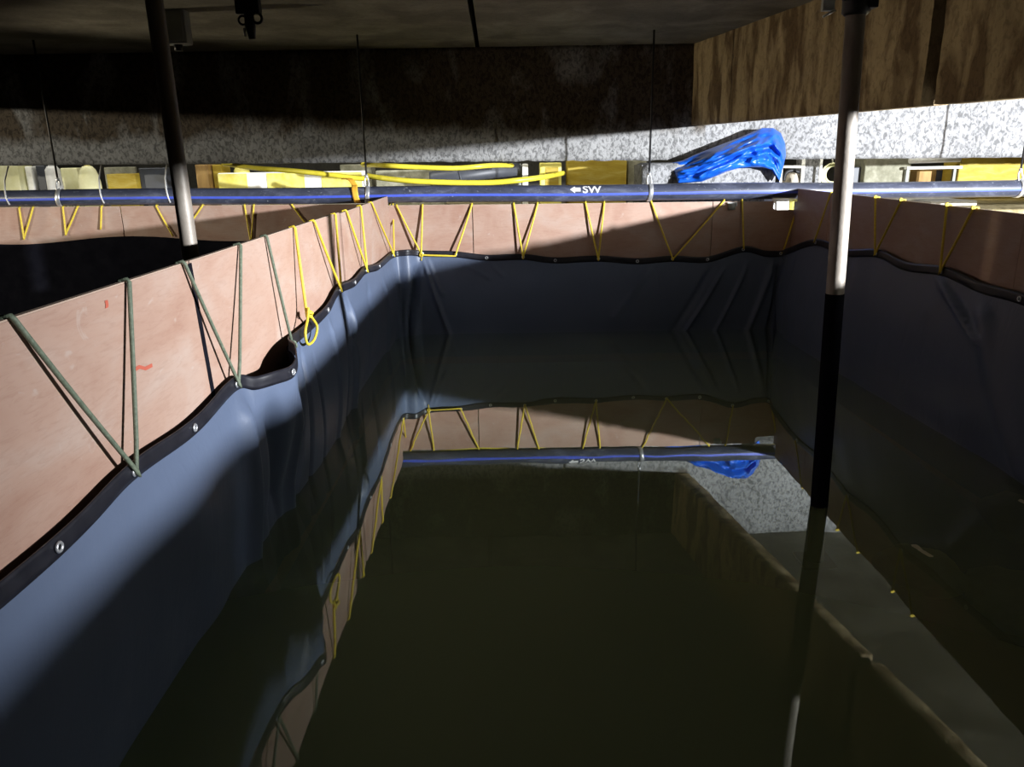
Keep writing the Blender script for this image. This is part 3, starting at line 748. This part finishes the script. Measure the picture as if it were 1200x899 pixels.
b.grid(rws, closed=True); b.build('body', M_pale, t); b = MB(); b.ring((c.x, YY-.1, c.z+.06), (0,0,1), .02, .012); b.build('tie', M_bryellow, t)
block('timber_block', (124,204,160,216), YY-.1, .3, M_timber, 'ochre timber block right of the second tie wire', 'timber block')
block('ledger_board', (121,196,159,204), YY+.3, .05, M_stone, 'grey board behind the ochre timber block near the second tie wire', 'board')
block('plastic_crate', (162,197,196,216), YY, .3, M_dkplastic, 'dark low crate left of the left pole', 'crate')
block('plywood_box', (228,193,246,218), YY, .3, M_brown, 'brown upright board right of the left pole', 'board')
block('plywood_box', (248,193,262,218), YY+.1, .3, M_timber, 'narrow ochre board beside the brown upright board', 'board')
t = block('insulation_board', (255,203,425,222), YY-.3, .25, M_foam, 'long white board with yellow patches behind the pipe', 'board', detail=[(.0,.55,.2,.98),(.34,.02,.60,.98),(.72,.5,1,.98)], dm=M_bryellow)
c = atY(283, 198, YY+.2)
t = empty('traffic_cone', (c.x, YY+.2, LZ), 'yellow stub on top of the long white board, right of the left pole', 'cone')
b = MB(); b.tube([(c.x,YY+.2,LZ), (c.x,YY+.2,c.z-.02), (c.x,YY+.2,c.z+.05)], [.10,.09,.05], 18); b.build('body', M_bryellow, t)
b = MB(); b.tube([(c.x,YY+.2,LZ), (c.x,YY+.2,LZ+.02)], .13, 18); b.build('base', M_bryellow, t)
block('concrete_block', (398,193,436,214), YY+.2, .3, M_stone, 'grey concrete block behind the orange strap', 'block')
def hose(pts, r, m, label, y=7.62):
    P_ = smooth_path([atY(a, b_, y if len(q) < 1 else q[0]) for a, b_, *q in pts], 8)
    b = MB(); b.tube(P_, r, 12); return tag(b.build('yellow_hose', m, org=P_[0]), label, 'hose', 'yellow hoses behind the pipe')
hose([(262,192,8.9),(300,197,8.0),(340,200,7.7),(380,204),(420,209),(432,208)], .024, M_yhose, 'yellow hose slanting down from the beam to the orange strap')
hose([(430,206,7.80),(446,208.5,7.72),(480,212),(530,214),(575,214),(610,211),(640,207,7.9),(660,203,9.0)], .026, M_yhose, 'long yellow hose sagging along the top of the pipe')
hose([(425,193,8.7),(450,194,7.9),(490,196,7.8),(535,197,7.8),(575,194,7.95),(600,194,8.7)], .024, M_yhose, 'yellow hose tucked under the beam edge, above the long sagging hose')
block('rubble_pile', (440,200,520,216), YY, .3, M_stone, 'grey stone block behind the sagging yellow hose', 'block')
c = atY(565, 206, YY-.3)
t = empty('black_duct', (c.x, YY-.3, LZ), 'dark plastic duct lying behind the sagging yellow hose', 'duct')
b = MB(); b.tube(smooth_path([atY(505,212,YY-.3), atY(540,207,YY-.3), atY(575,202,YY-.2), atY(606,201,YY)], 6), .10, 16); b.build('body', M_dkplastic, t)
b = MB(); b.ring(atY(540,207,YY-.3), (1,0,.2), .10, .012); b.build('rib', M_dkplastic, t)
block('white_post', (612,192,619,216), YY-.2, .06, M_foam, 'narrow white post left of the yellow box behind the pipe', 'post')
block('plastic_crate', (598,192,611,216), YY, .3, M_grey, 'grey crate left of the narrow white post', 'crate')
t = block('yellow_box', (633,191,658,212), YY-.2, .3, M_bryellow, 'bright yellow box above the white lettering', 'box', detail=[(.25,.35,.85,.9)], dm=M_timber)
block('timber_block', (665,188,734,218), YY-.1, .3, M_timber, 'broad ochre timber panel behind the pipe, left of the pier', 'timber block')
block('concrete_block', (736,188,757,218), YY, .3, M_stone, 'dark olive block between the ochre panel and the pier', 'block')
# right of the pier
def conduit(px, py0, label, y=YY, r=.02):
    p = atY(px, py0, y); b = MB()
    t = empty('white_conduit', (p.x, y, LZ), label, 'conduit', 'white conduits behind the pipe')
    b.tube([(p.x, y, LZ), (p.x, y, p.z)], r, 10); b.build('tube', M_foam, t)
    b = MB(); b.tube([(p.x, y, LZ), (p.x, y, LZ+.05)], r*1.6, 10); b.build('socket', M_zinc, t)
conduit(942, 186, 'upright white conduit just right of the tarpaulin', YY, .02); conduit(963, 186, 'upright white conduit closest to the right pole on its left', YY, .016)
block('concrete_block', (944,185,961,216), YY+.1, .3, M_conc, 'narrow grey block between the two upright white conduits', 'block')
p, q = atY(916, 195.5, YY), atY(943, 195.5, YY); b = MB(); b.tube([p, q], .016, 10)
b.tube([p, (p.x, p.y, LZ)], .016, 10)
tag(b.build('white_rail', M_foam, org=(p.x, p.y, LZ)), 'level white rail right of the tarpaulin', 'rail')
c = atY(930, 207, YY+.3); t = empty('cloth_bundle', (c.x, YY+.3, LZ), 'beige bundle with a dark strap under the level white rail', 'bundle')
b = MB(); rws = []
for j in range(11):
    th = PI*j/10; rws.append([(c.x+.12*math.sin(th)*math.cos(2*PI*i/20)*(1+.15*math.sin(i)), YY+.3+.12*math.sin(th)*math.sin(2*PI*i/20), LZ+(c.z+.07-LZ)*(.5-.5*math.cos(th))) for i in range(20)])
b.grid(rws, closed=True); b.build('body', plain('beige cloth', (.5,.45,.38), .9), t)
b = MB(); b.tube(smooth_path([atY(918,212,YY+.16), atY(921,203,YY+.15), atY(928,200,YY+.15), atY(937,202,YY+.16)], 6), .022, 8); b.build('strap', M_iron, t)
p = atY(975, 205, YY+.1); t = empty('cable_coil', (p.x, YY+.1, p.z-.15), 'coil of pale cable hanging left of the right pole', 'cable')
b = MB()
for k in range(5): b.ring((p.x+.01*k, YY+.1+.015*k, p.z+.01*math.sin(k*2)), (.15*math.sin(k), 1, .1), .13-.008*k, .01, 24, 6)
b.build('coil', M_pale, t); b = MB(); b.tube([(p.x, YY+.1, p.z+.12), (p.x-.04, YY+.1, zb(p.x)+.1)], .008, 6); b.build('tie', M_foam, t)
block('plastic_crate', (1000,196,1012,216), YY+.1, .3, M_dkplastic, 'black crate right beside the right pole', 'crate')
block('foam_block', (1000,187,1017,196), YY+.45, .2, M_pale, 'pale yellow block above the black crate beside the right pole', 'block')
block('concrete_block', (1015,186,1065,216), YY, .35, M_stone, 'grey olive concrete block right of the right pole', 'block')
t = block('sofa_seat', (1078,196,1120,216), YY+.3, .4, M_brown, 'brown and black padded seat between the olive block and the ochre panel', 'seat', bevel=.05, detail=[(.45,.0,1,.9)], dm=M_dkplastic)
p, q = atY(1066, 188, YY-.1), atY(1125, 186, YY-.1)
t = empty('fluorescent_tube', ((p.x+q.x)/2, YY-.1, p.z), 'white tube light fitting under the beam right of the right pole', 'light fitting')
b = MB(); b.tube([p, q], .036, 16); b.build('tube', M_foam, t)
b = MB(); b.box((p.x-.03, YY-.13, p.z-.10), (q.x+.03, YY-.05, p.z-.07)); b.build('tray', M_foam, t, bevel=.006)
b = MB(); b.box((p.x, YY-.06, p.z-.1), (p.x+.03, YY-.02, LZ)); b.build('stand', M_grey, t); b = MB(); b.box((q.x-.03, YY-.06, p.z-.1), (q.x, YY-.02, LZ)); b.build('stand', M_grey, t)
block('timber_block', (1126,184,1215,216), YY-.1, .35, M_timber, 'broad ochre timber panel at the right photo edge', 'timber block')
p = atZ(1092, 238, LZ); 
t = empty('foam_slab', (p.x, p.y, LZ), 'white slab on the ledge under the pipe, right of the right wall ropes', 'slab')
b = MB(); b.box((p.x-.28, p.y-.5, LZ), (p.x+.2, p.y+.4, LZ+.05)); b.build('body', M_foam, t, bevel=.012)
p = atY(921, 241, YB+.2); 
t = empty('foam_wedge', (p.x, p.y, LZ), 'bright white foam wedge seen through the notch of the back wall', 'foam wedge')
b = MB(); b.box((p.x-.12, YB+.24, LZ), (p.x+.05, YB+.5, LZ+.14)); b.build('body', M_foam, t, bevel=.02)
b = MB(); b.box((p.x+.07, YB+.24, LZ), (p.x+.15, YB+.4, LZ+.12)); b.build('end_cap', M_bryellow, t, bevel=.02)
p = atY(858, 240, YB-.02); 
t = empty('wall_bracket', (p.x, YB, p.z-.04), 'small white bracket on the shaded back wall under the pipe', 'bracket')
b = MB(); b.box((p.x-.045, YB-.03, p.z+.012), (p.x+.045, YB, p.z+.022)); b.box((p.x+.035, YB-.03, p.z-.015), (p.x+.045, YB, p.z+.022)); b.build('arm', M_white, t, bevel=.003)
b = MB(); b.tube([(p.x, YB-.012, p.z-.045), (p.x, YB-.012, p.z+.012)], [.03,.034], 14); b.build('cup', M_grey, t)
# distant dim back store shapes
# ---------------------------------------------------------------- lights
def spot(name, loc, to, energy, col, size, ang, blend=.2):
    l = bpy.data.lights.new(name, 'SPOT'); l.energy = energy; l.color = col; l.shadow_soft_size = size; l.spot_size = math.radians(ang); l.spot_blend = blend
    o = bpy.data.objects.new(name, l); C.objects.link(o); o.location = loc
    o.rotation_euler = (Vector(to)-Vector(loc)).to_track_quat('-Z', 'Y').to_euler(); return o
def area(name, loc, to, energy, col, sx, sy):
    l = bpy.data.lights.new(name, 'AREA'); l.shape = 'RECTANGLE'; l.energy = energy; l.color = col; l.size = sx; l.size_y = sy
    o = bpy.data.objects.new(name, l); C.objects.link(o); o.location = loc
    o.rotation_euler = (Vector(to)-Vector(loc)).to_track_quat('-Z', 'Y').to_euler(); return o
spot('site_floodlight', (6.7, .2, 2.10), (2.5, 8.2, 1.2), 10800, (.93,.96,1.0), .09, 122, .75)
spot('left_work_lamp', (-7.5, 6.7, 1.12), (2, 6.2, 2.25), 400, (1,.84,.58), .08, 34, .5)
spot('far_left_lamp', (-9.5, 1, 2.4), (-3.4, 8.1, 1.9), 1250, (1,.94,.78), .06, 40, .5)
area('yard_lamp', (1.5, 8.75, 2.45), (1.5, 10, 1.2), 50, (1,.97,.85), 7, .2)
area('yard_lamp_left', (-3.5, 8.75, 2.45), (-3.5, 10, 1.2), 40, (1,.97,.85), 6, .2)
w = bpy.data.worlds.new('world'); bpy.context.scene.world = w; w.use_nodes = True
w.node_tree.nodes['Background'].inputs[0].default_value = (.8,.85,1,1); w.node_tree.nodes['Background'].inputs[1].default_value = .01

# ---------------------------------------------------------------- camera
cd = bpy.data.cameras.new('camera'); cam = bpy.data.objects.new('camera', cd); C.objects.link(cam)
cd.sensor_fit = 'HORIZONTAL'; cd.sensor_width = 36; cd.lens = 36*F/1200; cd.clip_start = .02
mt = Matrix((BX, BY, BZ)).to_4x4(); mt.translation = EYE; cam.matrix_world = mt
sc = bpy.context.scene; sc.camera = cam
sc.view_settings.view_transform = 'Standard'; sc.view_settings.look = 'None'; sc.view_settings.exposure = 0; sc.view_settings.gamma = 1
sc.view_settings.use_curve_mapping = False
sc.cycles.max_bounces = 8; sc.cycles.use_denoising = True
